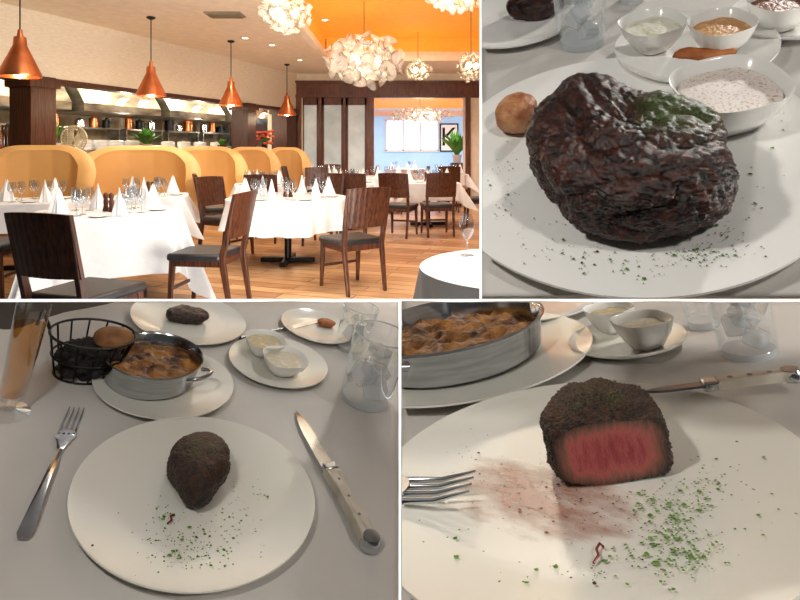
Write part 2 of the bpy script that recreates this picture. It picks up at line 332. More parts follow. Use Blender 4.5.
p=at(283,1.9*F/(150-21)); single(mk('smoke_detector',g_lathe([(0,-.05),(.06,-.05),(.075,-.02),(.075,0),(0,0)],20),mat('plastic_white',(225,222,215),.4)),'smoke detector','small round white smoke detector on the ceiling',T((p.x,p.y,3.2)))
dl=mat('downlight_glow',(255,236,196),.5,em=8)
for px,py in ((245,38),(300,60),(325,20),(272,45)):
    zz=3.2 if px<310 else 3.59
    p=at(px,(zz-1.3)*F/(150-py))
    ring=mk('ring',g_lathe([(.05,-.004),(.075,-.012),(.08,0),(.05,0)],20),potm); bl=mk('lens',g_lathe([(0,-.003),(.05,-.003)],16),dl)
    thing('recessed_downlight','ceiling light','round recessed ceiling downlight glowing warm',T((p.x,p.y,zz)),[ring,bl],group='recessed ceiling lights')
# ---------- pendants
root=None
for px,d in ((20,5.9),(151,8.0),(231,9.74),(287,12.4)):
    p=at(px,d)
    M=T((p.x,p.y,2.07))
    if root is None:
        sh=mk('lamp_shade',g_lathe([(.055,.42),(.06,.4),(.065,.33),(.2,.03),(.2,0),(.19,.0),(.19,.03),(.058,.325),(.0,.33)],32),copper)
        cd=mk('cord',g_tube([(0,0,.42),(0,0,1.12)],.008,6),darkmetal)
        cn=mk('canopy',g_lathe([(0,1.13),(.06,1.13),(.06,1.11),(.02,1.09),(0,1.09)],16),darkmetal)
        cp=mk('cap',g_lathe([(0,.5),(.02,.5),(.03,.43),(.03,.4),(0,.4)],12),copper)
        bu=mk('bulb',g_lathe([(0,-.02),(.05,.0),(.055,.05),(.02,.13),(0,.14)],16),mat('bulb_glow',(255,226,160),.5,em=18))
        root=thing('pendant_lamp','pendant lamp','cone shaped copper pendant lamp hanging on a dark cord',M,[sh,cd,cn,cp,bu],group='copper pendant lamps'); 
    else: clone(root,M)
# ---------- chandeliers
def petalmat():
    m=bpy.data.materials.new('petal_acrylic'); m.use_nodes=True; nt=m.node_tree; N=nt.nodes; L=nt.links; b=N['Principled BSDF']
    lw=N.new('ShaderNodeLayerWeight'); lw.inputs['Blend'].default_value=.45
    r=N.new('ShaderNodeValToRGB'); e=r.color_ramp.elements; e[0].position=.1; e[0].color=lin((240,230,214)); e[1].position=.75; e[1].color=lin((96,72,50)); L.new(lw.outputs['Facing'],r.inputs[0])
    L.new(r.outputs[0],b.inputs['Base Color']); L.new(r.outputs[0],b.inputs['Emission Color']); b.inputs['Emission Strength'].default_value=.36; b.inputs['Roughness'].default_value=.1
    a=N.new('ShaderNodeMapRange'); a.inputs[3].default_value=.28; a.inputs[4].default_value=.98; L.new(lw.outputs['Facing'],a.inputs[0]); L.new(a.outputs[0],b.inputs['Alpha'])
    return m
pm=petalmat()
def petal(c,n,s,rnd):
    n=n.normalized(); t=n.orthogonal().normalized(); t=(Matrix.Rotation(rnd.uniform(0,6.28),3,n)@t); w=n.cross(t)
    V=[c+n*(-.3*s)]; Fc=[]
    for j,rr in enumerate((.4,.75,1)):
        for k in range(12):
            a=k*2*math.pi/12; V.append(c+t*math.cos(a)*rr*s+w*math.sin(a)*rr*s*.8+n*(-.3*s+.5*s*rr*rr))
    for k in range(12):
        l=(k+1)%12; Fc.append((0,1+k,1+l)); Fc.append((1+k,13+k,13+l,1+l)); Fc.append((13+k,25+k,25+l,13+l))
    return V,Fc
def chandelier(px,py,d,w,h,n,lab,seed,ps=1):
    rnd=random.Random(seed); p=at(px,d); z=1.3+(150-py)*d/F; gs=[]
    for i in range(n):
        u=2*((i+.5)/n)-1; a=i*2.39996; r=math.sqrt(1-u*u)
        dirv=Vector((r*math.cos(a),r*math.sin(a),u)); k=rnd.uniform(.66,1.0)
        c=Vector((dirv.x*w/2*k,dirv.y*w/2*k,dirv.z*h/2*k))
        nn=dirv+Vector((rnd.uniform(-.9,.9),rnd.uniform(-.9,.9),rnd.uniform(-.9,.9)))
        gs.append(petal(c,nn,w*rnd.uniform(.07,.11)*ps,rnd))
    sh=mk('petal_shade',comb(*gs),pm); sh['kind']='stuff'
    cr=mk('cord',g_tube([(0,0,0),(0,0,max(.05,3.19-z if px<300 or d<6.6 else (2.8-z if d>12 else 3.58-z)))],.01,6),steel)
    co=[mk('bulb',g_lathe([(0,-.05),(.04,-.02),(.04,.02),(0,.05)],12,c=(w*.18*math.cos(q),w*.18*math.sin(q),0)),MATS['bulb_glow']) for q in (0,2.1,4.2)]
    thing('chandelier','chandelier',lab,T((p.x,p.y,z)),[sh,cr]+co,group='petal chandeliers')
    return Vector((p.x,p.y,z))
C1=chandelier(364,60,8.6,1.2,.76,120,'large round chandelier of overlapping translucent white petals',1)
C2=chandelier(285,13,6.6,.66,.42,80,'chandelier of translucent white petals near the ceiling',2)
C3=chandelier(418,70,10.8,.52,.42,60,'small chandelier of translucent white petals',3)
C4=chandelier(471,66,8.6,.42,.5,60,'small chandelier of translucent white petals',4)
C5=chandelier(456,-2,6.2,.65,.3,70,'chandelier of translucent white petals near the ceiling',5)
C6=chandelier(420,115,16.0,1.8,.4,110,'wide petal chandelier hanging in the back room',6,.6)
# ---------- chair
def make_chair(M,label):
    w=.46;dp=.44
    P=[]
    P.append(mk('seat',comb(g_box((0,0.01,.455),(w,dp,.06))),blackleather,True,.02,'black padded seat'))
    P.append(mk('seat_frame',comb(g_box((0,dp/2-.03,.41),(w-.06,.03,.06)),g_box((0,-dp/2+.03,.41),(w-.06,.03,.06)),g_box((w/2-.04,0,.41),(.03,dp-.06,.06)),g_box((-w/2+.04,0,.41),(.03,dp-.06,.06))),walnut,False,.004))
    for sx in(-1,1):
        P.append(mk('leg',g_beam((sx*(w/2-.03),dp/2+.0,0),(sx*(w/2-.035),dp/2-.03,.43),(.028,.028),(.042,.042)),walnut,False,.004))
        P.append(mk('leg',comb(g_beam((sx*(w/2-.035),-dp/2-.07,0),(sx*(w/2-.03),-dp/2,.44),(.028,.034),(.036,.05)),g_beam((sx*(w/2-.03),-dp/2,.44),(sx*(w/2-.015),-dp/2-.11,.95),(.036,.05),(.03,.028))),walnut,False,.004))
    V=[];Fc=[];nx=36;nz=6
    for t in(0,1):
        for i in range(nx+1):
            for j in range(nz+1):
                u=i/nx*2-1; s=j/nz; z=.6+.355*s+(.012*(1-u*u) if j==nz else 0)
                gv=.0035 if (i%4==0 and 0<i<nx) else 0
                y=-dp/2-.035-.075*s-.04*(1-u*u)+((.011-gv) if t else (-.011+gv))
                V.append(Vector((u*(w/2-.0),y,z)))
    q=(nx+1)*(nz+1)
    for i in range(nx):
        for j in range(nz):
            a=i*(nz+1)+j; b=a+nz+1; Fc.append((a,a+1,b+1,b)); Fc.append((q+a,q+b,q+b+1,q+a+1))
    for i in range(nx):
        for j in(0,nz):
            a=i*(nz+1)+j; b=a+nz+1; Fc.append((a,b,q+b,q+a))
    for j in range(nz):
        for i in(0,nx):
            a=i*(nz+1)+j; Fc.append((a,a+1,q+a+1,q+a))
    P.append(mk('backrest',(V,Fc),walnut,True,0,'curved dark wood back panel with vertical grooves'))
    P.append(mk('stretcher',g_box((0,dp/2-.01,.2),(w-.08,.02,.025)),walnut,False))
    return thing('dining_chair','chair',label,M,P,group='dark wooden dining chairs')
def face(px,d,tx=None,ty=None,dirv=None):
    p=at(px,d)
    if dirv is None: dirv=(tx-p.x,ty-p.y)
    a=math.atan2(-dirv[0],dirv[1]); return T((p.x,p.y,0))@RZ(a)
T1=at(108,4.95); T2=at(288,6.5); T3=at(428,9.7); T4=at(150,6.75); T5=at(36,6.1); T6=at(521,2.65); T7=at(262,9.0); T8=at(350,9.4)
T9=at(325,11.9); T10=at(448,12.9); T12=at(385,11.6)
ch=make_chair(face(88,3.34,dirv=(.3,1)),'dark wooden chair with curved back turned away, beside white table')
CL=[(207,4.6,dict(dirv=(-1,.12))),(351,5.3,dict(tx=T2.x,ty=T2.y)),(228,6.95,dict(tx=T2.x,ty=T2.y)),(322,7.75,dict(tx=T2.x,ty=T2.y)),(-12,5.0,dict(dirv=(1,.15))),
(400,8.5,dict(dirv=(.3,.9))),(437,8.6,dict(dirv=(-.15,1))),(372,9.9,dict(dirv=(1,.05))),(478,9.7,dict(dirv=(-1,0))),(220,8.1,dict(dirv=(1,.4))),
(316,10.6,dict(dirv=(.1,-1))),(412,11.6,dict(dirv=(-1,.0))),(300,11.6,dict(dirv=(1,0))),(266,8.05,dict(dirv=(0,1))),(352,8.4,dict(dirv=(0,1))),(362,12.3,dict(dirv=(-1,0))),(328,12.9,dict(dirv=(-.1,-1))),(448,11.9,dict(dirv=(0,1)))]
for px,d,k in CL: clone(ch,face(px,d,**k),'dark wooden dining chair with curved back and black seat')
# ---------- tables
def cloth(shape,hs,drop,seed,waves=9):
    rnd=random.Random(seed); n=160; V=[];Fc=[]; rows=9
    def per(t):
        ct,st=math.cos(t),math.sin(t)
        if shape=='round': return Vector((ct,st,0))*hs,0
        e=.2; x=math.copysign(abs(ct)**e,ct); y=math.copysign(abs(st)**e,st)
        return Vector((x,y,0))*hs,(abs(ct*st)*2)**6
    ph=rnd.uniform(0,6)
    V.append(Vector((0,0,.752)))
    for s in(.5,.97,1.0): 
        for i in range(n):
            p,c=per(2*math.pi*i/n); V.append(Vector((p.x*s,p.y*s,.752 if s<1 else .745)))
    for j in range(1,rows+1):
        s=j/rows
        for i in range(n):
            t=2*math.pi*i/n; p,c=per(t)
            amp=.055*s if shape=='round' else .05*s
            wv=math.sin(waves*t+ph)*amp+math.sin(waves*2.3*t+1)*amp*.5
            out=1+.03*s+(wv+.2*s*c)/hs
            dz=min(.74,drop*(1+.6*c)*s*(1+.05*math.sin(3*t+ph)))
            V.append(Vector((p.x*out,p.y*out,.745-dz)))
    for i in range(n): Fc.append((0,1+i,1+(i+1)%n))
    for r in range(2+rows):
        for i in range(n):
            a=1+r*n+i; b=1+r*n+(i+1)%n; Fc.append((a,a+n,b+n,b))
    return V,Fc
def table(Tp,shape,hs,drop,rot,label,seed):
    c=mk('tablecloth',cloth(shape,hs,drop,seed),linen,True,0,'draped white tablecloth')
    b=mk('pedestal_base',comb(g_lathe([(0,0.04),(.04,.04),(.04,.7),(.12,.74),(0,.74)],16),g_box((0,0,.03),(.62,.07,.05)),g_box((0,0,.03),(.07,.62,.05))),darkmetal,False,.006)
    t=mk('tabletop',g_box((0,0,.725),(hs*1.35,hs*1.35,.03)),walnut,False)
    return thing('dining_table','table',label,T((Tp.x,Tp.y,0))@RZ(rot),[c,b,t])
table(T1,'square',.56,.46,.55,'square table under a long draped white tablecloth set for dinner',1)
table(T2,'round',.7,.34,0,'round table with white tablecloth and black pedestal base',2)
table(T3,'square',.5,.28,.1,'square table with white tablecloth among dark chairs',3)
table(T4,'square',.42,.3,.3,'small white clothed table beside the tan booth',4)
table(T5,'square',.42,.3,.2,'small white clothed table beside the tan booth',5)
table(T6,'round',.48,.4,0,'round white clothed table with a single glass',6)
table(T7,'square',.42,.25,.3,'white clothed table in the middle of the room',7)
table(T8,'square',.42,.25,.1,'white clothed table in the middle of the room',8)
table(T9,'square',.42,.25,.1,'far white clothed table near the wooden partition',9)
table(T10,'square',.42,.25,.1,'far white clothed table near the wooden partition',10)
table(T12,'square',.42,.25,.1,'far white clothed table near the wooden partition',12)
T11=at(405,16.5); table(T11,'round',.6,.3,0,'round white clothed table in the back room',11)
# ---------- booths
def booth(px,d,r,ry,rot,label):
    n=72; V=[];Fc=[]; th=.15
    A0,A1=math.radians(-15),math.radians(195)
    def prof(h): return [(0,0),(0,h-.12),(-.02,h-.06),(th*.15,h-.01),(th*.5,h+.005),(th*.85,h-.01),(th+.02,h-.06),(th,h-.12),(th,0)]
    m=9
    for i in range(n+1):
        t=A0+(A1-A0)*i/n; e=abs(2*i/n-1); h=1.36-.5*max(0,(e-.2)/.8)**2
        ch_=.012*abs(math.sin(i/n*math.pi*7))**.6
        for o,z in prof(h):
            V.append(Vector((math.cos(t)*(r-o-(ch_ if o>=th else -ch_)),math.sin(t)*(ry-o-(ch_ if o>=th else -ch_)),z)))
    for i in range(n):
        for k in range(m-1): Fc.append((i*m+k,i*m+k+1,(i+1)*m+k+1,(i+1)*m+k))
    Fc+= [tuple(range(m)),tuple(n*m+k for k in range(m-1,-1,-1))]
    bk=mk('backrest',(V,Fc),tanleather)
    V=[];Fc=[]
    for i in range(n+1):
        t=A0+(A1-A0)*i/n
        for o,z in [(th,.12),(th,.46),(th+.26,.48),(th+.3,.44),(th+.3,.12)]: V.append(Vector((math.cos(t)*max(.02,r-o),math.sin(t)*max(.02,ry-o*.9),z)))
    for i in range(n):
        for k in range(4): Fc.append((i*5+k,i*5+k+1,(i+1)*5+k+1,(i+1)*5+k))
    Fc+= [(0,1,2,3,4),tuple(n*5+k for k in (4,3,2,1,0))]
    s=mk('seat',(V,Fc),tanleather)
    p=at(px,d); thing('booth','booth',label,T((p.x,p.y,0))@RZ(rot),[bk,s],group='tan curved booths')
booth(34,7.0,.66,.45,math.radians(18),'curved tan leather booth beside the kitchen wall')
booth(138,8.0,.82,.6,math.radians(20),'curved tan leather booth beside the kitchen wall')
booth(207,9.8,.66,.5,math.radians(20),'curved tan leather booth beside the kitchen wall')
booth(252,11.3,.55,.42,math.radians(20),'curved tan leather booth beside the kitchen wall')
booth(288,12.7,.5,.36,math.radians(20),'curved tan leather booth beside the kitchen wall')
# ---------- table settings
wg=None;nap=None;gr=None;pl=None
def napkin_g():
    V=[];Fc=[]
    n=32
    for j,(r,z) in enumerate([(.07,0),(.058,.05),(.04,.11),(.02,.17),(.006,.215)]):
        for i in range(n):
            t=2*math.pi*i/n; k=1+.2*math.cos(4*t+.5*j)+.12*math.cos(9*t); zz=z+(.02*math.cos(2*t) if j>=3 else 0)
            V.append(Vector((r*k*math.cos(t),r*k*.75*math.sin(t),zz)))
    for j in range(4):
        for i in range(n): Fc.append((j*n+i,j*n+(i+1)%n,(j+1)*n+(i+1)%n,(j+1)*n+i))
    return V,Fc
wineglass=glassmat('wine_glass_clear',(236,239,242),.85,.03,.1,1.8)
def put(kind,v,dx,dy,z=.755,rz=0):
    global wg,nap,gr,pl
    M=T((v.x+dx,v.y+dy,z))@RZ(rz)
    if kind=='w':
        if wg is None: wg=single(mk('wine_glass',g_lathe([(0,0),(.038,0),(.034,.004),(.005,.008),(.0045,.08),(.022,.095),(.04,.13),(.04,.16),(.032,.21)],18),wineglass),'wine glass','empty clear wine glass on a white tablecloth',M,'wine glasses on the dining tables')
        else: clone(wg,M)
    if kind=='n':
        if nap is None: nap=single(mk('folded_napkin',napkin_g(),mat('napkin_white',(244,242,242),.8)),'napkin','white linen napkin folded into a standing cone',M,'folded napkins on the dining tables')
        else: clone(nap,M)
    if kind=='g':
        if gr is None: gr=single(mk('pepper_grinder',g_lathe([(0,0),(.026,0),(.026,.02),(.018,.05),(.022,.09),(.014,.11),(.022,.13),(.02,.155),(.006,.165),(0,.17)],16),walnut),'pepper grinder','turned dark wood pepper grinder on a tablecloth',M,'pepper grinders')
        else: clone(gr,M)
    if kind=='p':
        if pl is None: pl=single(mk('side_plate',g_lathe([(0,0),(.05,0),(.085,.012),(.083,.015),(.05,.006),(0,.006)],24),ceramic),'plate','small white plate on a tablecloth',M,'side plates on the dining tables')
        else: clone(pl,M)
def setting(v,r,n,seed,grind=True):
    for i in range(n):
        a=2*math.pi*i/n+.7*(seed%3)
        c,s=math.cos(a),math.sin(a)
        put('n',v,c*r,s*r,rz=a)
        put('w',v,c*(r-.16)-s*.1,s*(r-.16)+c*.1); put('w',v,c*(r-.1)-s*.2,s*(r-.1)+c*.2)
        put('p',v,c*r-s*-.15,s*r+c*-.15)
    if grind: put('g',v,.03,.0); put('g',v,-.04,.04)
setting(T1,.38,4,1); setting(T2,.48,6,2); setting(T3,.33,4,3); setting(T4,.27,3,4); setting(T5,.27,3,5,False)
setting(T7,.28,3,6); setting(T8,.28,4,7,False); setting(T9,.28,3,8,False); setting(T10,.28,3,9,False); setting(T12,.28,3,12,False); setting(T11,.4,3,10,False)
put('w',T6,-.226,.25)

# ============================================================ FOOD TABLES
def ray(px,py): return Vector(((px-CX)/F,1,-(py-CY)/F))
class Frame:
    def __init__(s,cx,cy,a,b,r,lift=.014):
        x0=(cx-CX)/F; z0=-(cy-CY)/F; A=a/F; Bq=b/F
        Q=np.array([[1/A**2,-x0/A**2,0],[-x0/A**2,x0**2/A**2+z0**2/Bq**2-1,-z0/Bq**2],[0,-z0/Bq**2,1/Bq**2]])
        w,V=np.linalg.eigh(Q); l3,l2,l1=w; e3=V[:,0]; e1=V[:,2]
        rc=np.array(ray(cx,cy)); best=None
        for sg in(1,-1):
            n=math.sqrt(l1-l2)*e1+sg*math.sqrt(l2-l3)*e3; n/=np.linalg.norm(n)
            if n@rc>0: n=-n
            if best is None or n[2]>best[2]: best=n
        n=best; c=np.linalg.solve(Q,n)
        if c[1]<0: c=-c
        Dp=n@c; rr=np.array(ray(cx+a,cy)); pt=rr*Dp/(n@rr); k=r/np.linalg.norm(pt-c)
        s.n=Vector(n); s.O=Vector(c*k)+EYE-s.n*lift
        R=Vector(rc); u=s.n.cross(Vector((1,0,0)).cross(R)).normalized()
        if u.x<0: u=-u
        s.u=u; s.v=s.n.cross(u)
        s.M=Matrix(((s.u.x,s.v.x,s.n.x,s.O.x),(s.u.y,s.v.y,s.n.y,s.O.y),(s.u.z,s.v.z,s.n.z,s.O.z),(0,0,0,1)))
    def P(s,px,py,h=0):
        r=ray(px,py); t=(s.n.dot(s.O-EYE)+h)/s.n.dot(r); q=EYE+r*t-s.O
        return Vector((q.dot(s.u),q.dot(s.v),h))
    def W(s,px,py,w,h=0): return (s.P(px+w/2,py,h)-s.P(px-w/2,py,h)).length
    def at(s,px,py,h=0,base=None,rz=0):
        p=s.P(px,py,h); 
        if base is not None: p.z=base
        return s.M@T(p)@RZ(rz)
def quad(S,x0,y0,x1,y1,h=0,nx=60,ny=60,top=None):
    V=[];Fc=[]
    for j in range(ny+1):
        for i in range(nx+1):
            V.append(S.P(x0+(x1-x0)*i/nx,y0+(y1-y0)*j/ny,h))
    for j in range(ny):
        for i in range(nx):
            a=j*(nx+1)+i; Fc.append((a,a+1,a+nx+2,a+nx+1))
    return V,Fc
def tablemesh(name,S,x0,y0,x1,y1,m,label):
    V,Fc=quad(S,x0,y0,x1,y1)
    V=[Vector((p.x,p.y,-.0015+.003*(noise.noise(Vector((p.x*7,p.y*7,1)))-.5) )) for p in V]
    o=mk(name,(V,Fc),m); so=o.modifiers.new('thick','SOLIDIFY'); so.thickness=.004; so.offset=-1 
    return o
divider_glow=mat('glowing_divider',(255,255,255),.6,em=.75)  # glowing strips added as dividing lines between the sets, not table edging
def plate_g(r,rim=.014,well=.62):
    return g_lathe([(0,.0),(r*well*.9,0),(r*well,.002),(r*.97,rim-.003),(r,rim-.001),(r*.998,rim+.0008),(r*.96,rim-.0006),(r*(well+.06),.0068),(r*well*.94,.0052),(0,.005)],96)
def plate(S,px,py,wpx,label,base=0,cat='plate',group=None,m=None):
    r=S.W(px,py,wpx,.014+base)/2
    o=mk('dinner_plate',plate_g(r),m or ceramic); p=S.P(px,py,.012+base); p.z=base
    return single(o,cat,label,S.M@T(p),group)
ICO={}
def ico(l):
    if l not in ICO:
        bm=bmesh.new(); bmesh.ops.create_icosphere(bm,subdivisions=l,radius=1); bm.verts.ensure_lookup_table()
        ICO[l]=([v.co.copy() for v in bm.verts],[tuple(v.index for v in f.verts) for f in bm.faces]); bm.free()
    return ICO[l]
def blob_g(rx,ry,h,seed,amp=.1,fr=2.,out=None,lev=5,n=3.,fold=0,fine=.2,ff=6,lumps=(),taper=0):
    VV,Fc=ico(lev); V=[]
    lm=[(Vector(l[0]).normalized(),l[1],l[2]) for l in lumps]
    for v in VV:
        rho=math.hypot(v.x,v.y); k=(rho**n+abs(v.z)**n)**(-1/n); t=math.atan2(v.y,v.x); R=out(t) if out else 1
        R=1+(R-1)*min(1,rho*1.6)
        tp=1-taper*(1-v.y*k)/2
        p=Vector((rx*R*k*v.x*tp,ry*R*k*v.y,h/2*(1+k*v.z)))
        q=Vector((p.x/rx,p.y/rx,p.z/rx))*fr+Vector((seed*3.1,seed,0))
        q=q+Vector((noise.noise(q*.9),noise.noise(q*.9+Vector((5,0,0))),0))*.35
        a=abs(noise.noise(q*1.1)); 
        f=noise.noise(q)*amp+(min(.3,a)**.7-.3)*fold+noise.fractal(q*ff,.7,2.2,5)*amp*fine
        for d0,w,am in lm:
            f+=am*math.exp(-((v-d0).length/w)**2)
        d=Vector((v.x,v.y,v.z*.8)); p=p+d*f*rx
        if v.z<-.2: p.z=max(p.z,0)
        V.append(p)
    return V,Fc
def flakes(name,S,spots,m,label,base,seed,smin=.0007,smax=.0018,zf=None):
    rnd=random.Random(seed); gs=[]
    for cx,cy,sx,sy,n in spots:
        for i in range(n):
            p=S.P(rnd.gauss(cx,sx),rnd.gauss(cy,sy),base); r=math.hypot(p.x,p.y); 
            if r>.145: continue
            if r>.09: p.z+= (r-.09)/.06*.009
            s=rnd.uniform(smin,smax)*(1.9 if rnd.random()<.15 else 1); a=rnd.uniform(0,6.28)
            V=[p+Vector((math.cos(a+k*1.2566)*s*rnd.uniform(.6,1.3),math.sin(a+k*1.2566)*s*rnd.uniform(.5,1.2),rnd.uniform(0,s*.4))) for k in range(5)]+[p+Vector((0,0,s*.5))]
            gs.append((V,[(k,(k+1)%5,5) for k in range(5)]))
    o=mk(name,comb(*gs),m,False)
    return single(o,'herbs',label,S.M,kind='stuff')
herb=mat('parsley_green',(66,116,28),.6,rgb2=(116,164,58),scale=400)
herbd=mat('parsley_dark_green',(60,98,32),.6,rgb2=(100,138,58),scale=400)
pepper=mat('peppercorn_dark',(48,30,18),.6,rgb2=(86,54,30),scale=300)
crumbm=mat('meat_crumb_brown',(120,72,54),.6,rgb2=(156,98,76),scale=300)
def bowl_g(r,h,sq=.72):
    return g_lathe([(0,0),(r*.45,0),(r*.55,h*.08),(r*.84,h*.55),(r*.98,h),(r*.99,h+.0012),(r*.93,h),(r*.8,h*.58),(r*.5,h*.2),(0,h*.16)],48,sq)
def bowl(S,px,py,wpx,h,base,label,fillc,fillm2=None,group=None,fs=80,rz=.5,lev=.74,parent=None):
    r=S.W(px,py,wpx,h+base)/2
    b=mk('bowl',bowl_g(r,h),ceramic)
    rf=r*.84
    f=g_lathe([(0,h*lev+.002),(rf*.5,h*lev+.0015),(rf,h*lev),(rf*.9,h*lev-.004)],40,.72)
    V=[Vector((v.x,v.y,v.z+.0018*noise.noise(Vector((v.x*90,v.y*90,px))))) for v in f[0]]
    c=mk('sauce',(V,f[1]),mat('fill%d_%d'%(px,py),fillc,.4,rgb2=fillm2,scale=fs,lo=.52,hi=.66,bump=.3))
    p=S.P(px,py,h+base); p.z=base
    return thing('sauce_bowl','bowl',label,S.M@T(p)@RZ(rz),[b,c],group)
icem=mat('ice',(214,222,228),.06,alpha=.34,spec=1.0); waterm=glassmat('water_tint',(222,230,230),.3,.03,.06,2)
rimm=mat('glass_rim',(210,216,220),.08,alpha=.55,spec=1.0)
def tumbler(S,px,py,wpx,h,label,base=0,ice=True,rtop=1.12,name='water_glass'):
    r=S.W(px,py,wpx)/2
    g=mk('glass_body',g_lathe([(0,0),(r*.92,0),(r*.97,.004),(r*rtop,h)],40),glass)
    parts=[g]
    parts.append(mk('rim',g_tube([(r*rtop*math.cos(t*math.pi/20),r*rtop*math.sin(t*math.pi/20),h) for t in range(40)],max(.0007,r*.03),6,True),rimm))
    parts.append(mk('base',g_lathe([(0,.001),(r*.9,.001),(r*.93,.005),(r*.88,.009),(0,.008)],32),rimm))
    if ice:
        parts.append(mk('water',g_lathe([(0,h*.7),(r*(.95+(rtop-1)*.7)-.002,h*.7)],32),waterm))
        rnd=random.Random(int(px))
        for k in range(4):
            R=Matrix.Rotation(rnd.uniform(0,3),4,(rnd.random(),rnd.random(),rnd.random()+.1)); c=Vector((math.cos(k*2.4)*.3*r,math.sin(k*2.4)*.3*r,h*(.2+.14*k)))
            parts.append(mk('ice_cube',xf(g_box((0,0,0),(r*.8,r*.8,r*.66)),T(c)@R),icem,True,.004))
    return thing(name,'glass',label,S.at(px,py,0,base),parts)
def placed(S,px0,py0,px1,py1,h=0.0):
    a=S.P(px0,py0,h); b=S.P(px1,py1,h); L=(b-a).length; return S.M@T(a)@RZ(math.atan2(b.y-a.y,b.x-a.x)),L
def fork(S,p0,p1,label,h=.002,hw=1,hl=.74):
    M,L=placed(S,*p0,*p1,h); 
    n=26; V=[];Fc=[]
    for i in range(n+1):
        s=i/n*.74; x=i/n*hl*L
        w=(.0085*(1-(s/.3))+.0042*(s/.3)) if s<.3 else (.0042-.0012*((s-.3)/.3) if s<.6 else .003+ .0095*((s-.6)/.14)**1.6)
        if i==0: w*=.6
        w*=hw
        z=.004+.010*math.sin(min(1,s/.6)*math.pi)*.7+ (0 if s<.6 else -.002)
        th=.0026
        V+=[Vector((x,-w,z)),Vector((x,0,z+th*.7)),Vector((x,w,z)),Vector((x,0,z-th*.5))]
    for i in range(n):
        for k in range(4): Fc.append((i*4+k,i*4+(k+1)%4,(i+1)*4+(k+1)%4,(i+1)*4+k))
    Fc.append((3,2,1,0))
    xe=hl*L; ze=V[-3].z
    hd=mk('handle',(V,Fc),steel)
    neck=mk('head',g_lathe([(0,-.0012),(.0125*hw,-.001),(.0125*hw,.001),(0,.0012)],24,c=(xe+.002,0,ze-.002)),steel)
    ti=[]
    for k in range(4):
        y=(k-1.5)*.0066*hw
        ti.append(mk('tine',g_tube([(xe+.003,y*.9,ze-.002),(xe+.012,y,ze-.004),(xe+(L-xe)*.6,y,ze-.004),(L,y*.95,ze+.002)],[.0022*hw,.0019*hw,.0016*hw,.0007*hw],8),steel))
    return thing('fork','fork',label,M,[hd,neck]+ti)
bone=mat('bone_handle',(180,170,152),.4,rgb2=(212,204,190),scale=30,stretch=(1,6,1),spec=.3)
rivm=mat('rivet_metal',(120,120,120),.35,metal=.3)
def knife(S,p0,p1,label,h=.002,split=.47,wid=.0125,hz=1,bm_=None):
    M,L=placed(S,*p0,*p1,h); hx=L*split
    V=[];Fc=[];n=20
    for i in range(n+1):
        s=i/n; x=s*hx; w=wid*(1.0-.28*math.sin(s*math.pi)) * (1.12 if s<.12 else 1); zt=.014*hz*(1 if .03<s<.97 else .7)
        V+=[Vector((x,-w,.001)),Vector((x,-w*.9,zt)),Vector((x,w*.9,zt)),Vector((x,w,.001))]
    for i in range(n):
        for k in range(4): Fc.append((i*4+k,i*4+(k+1)%4,(i+1)*4+(k+1)%4,(i+1)*4+k))
    Fc+=[(3,2,1,0),tuple(n*4+k for k in range(4))]
    hd=mk('handle',(V,Fc),bone,True,0,'pale bone coloured riveted handle')
    butt=mk('pommel',g_lathe([(0,-.001),(wid*1.1,0),(wid*1.12,.008*hz),(wid*.9,.015*hz),(0,.0155*hz)],20,c=(.003,0,0)),steel)
    bol=mk('bolster',g_box((hx+.004,0,.007*hz),(.014,wid*1.7,.0135*hz)),steel,True,.002)
    rv=[mk('rivet',g_lathe([(0,.0145*hz),(.0022,.0144*hz),(.0024,.012*hz),(0,.012*hz)],12,c=(hx*t,0,0)),rivm) for t in(.3,.55,.8)]
    V=[];Fc=[];n=24
    for i in range(n+1):
        s=i/n; x=hx+.006+(L-hx-.006)*s; top=wid*.85*(1-max(0,(s-.55)/.45)**2*1.0); bot=-wid*(.95-.1*s)
        bot=bot*(1-s**6)
        if i==n: bot=top=-.001
        V+=[Vector((x,bot,.004)),Vector((x,top,.0045)),Vector((x,top,.0065)),Vector((x,bot*.98,.0045))]
    for i in range(n):
        for k in range(4): Fc.append((i*4+k,i*4+(k+1)%4,(i+1)*4+(k+1)%4,(i+1)*4+k))
    bl=mk('blade',(V,Fc),bm_ or steel)
    return thing('steak_knife','knife',label,M,[hd,butt,bol,bl]+rv)
gratin=mat('gratin',(74,38,15),.4,rgb2=(180,122,54),scale=38,bump=.6,bscale=110,lo=.38,hi=.64)
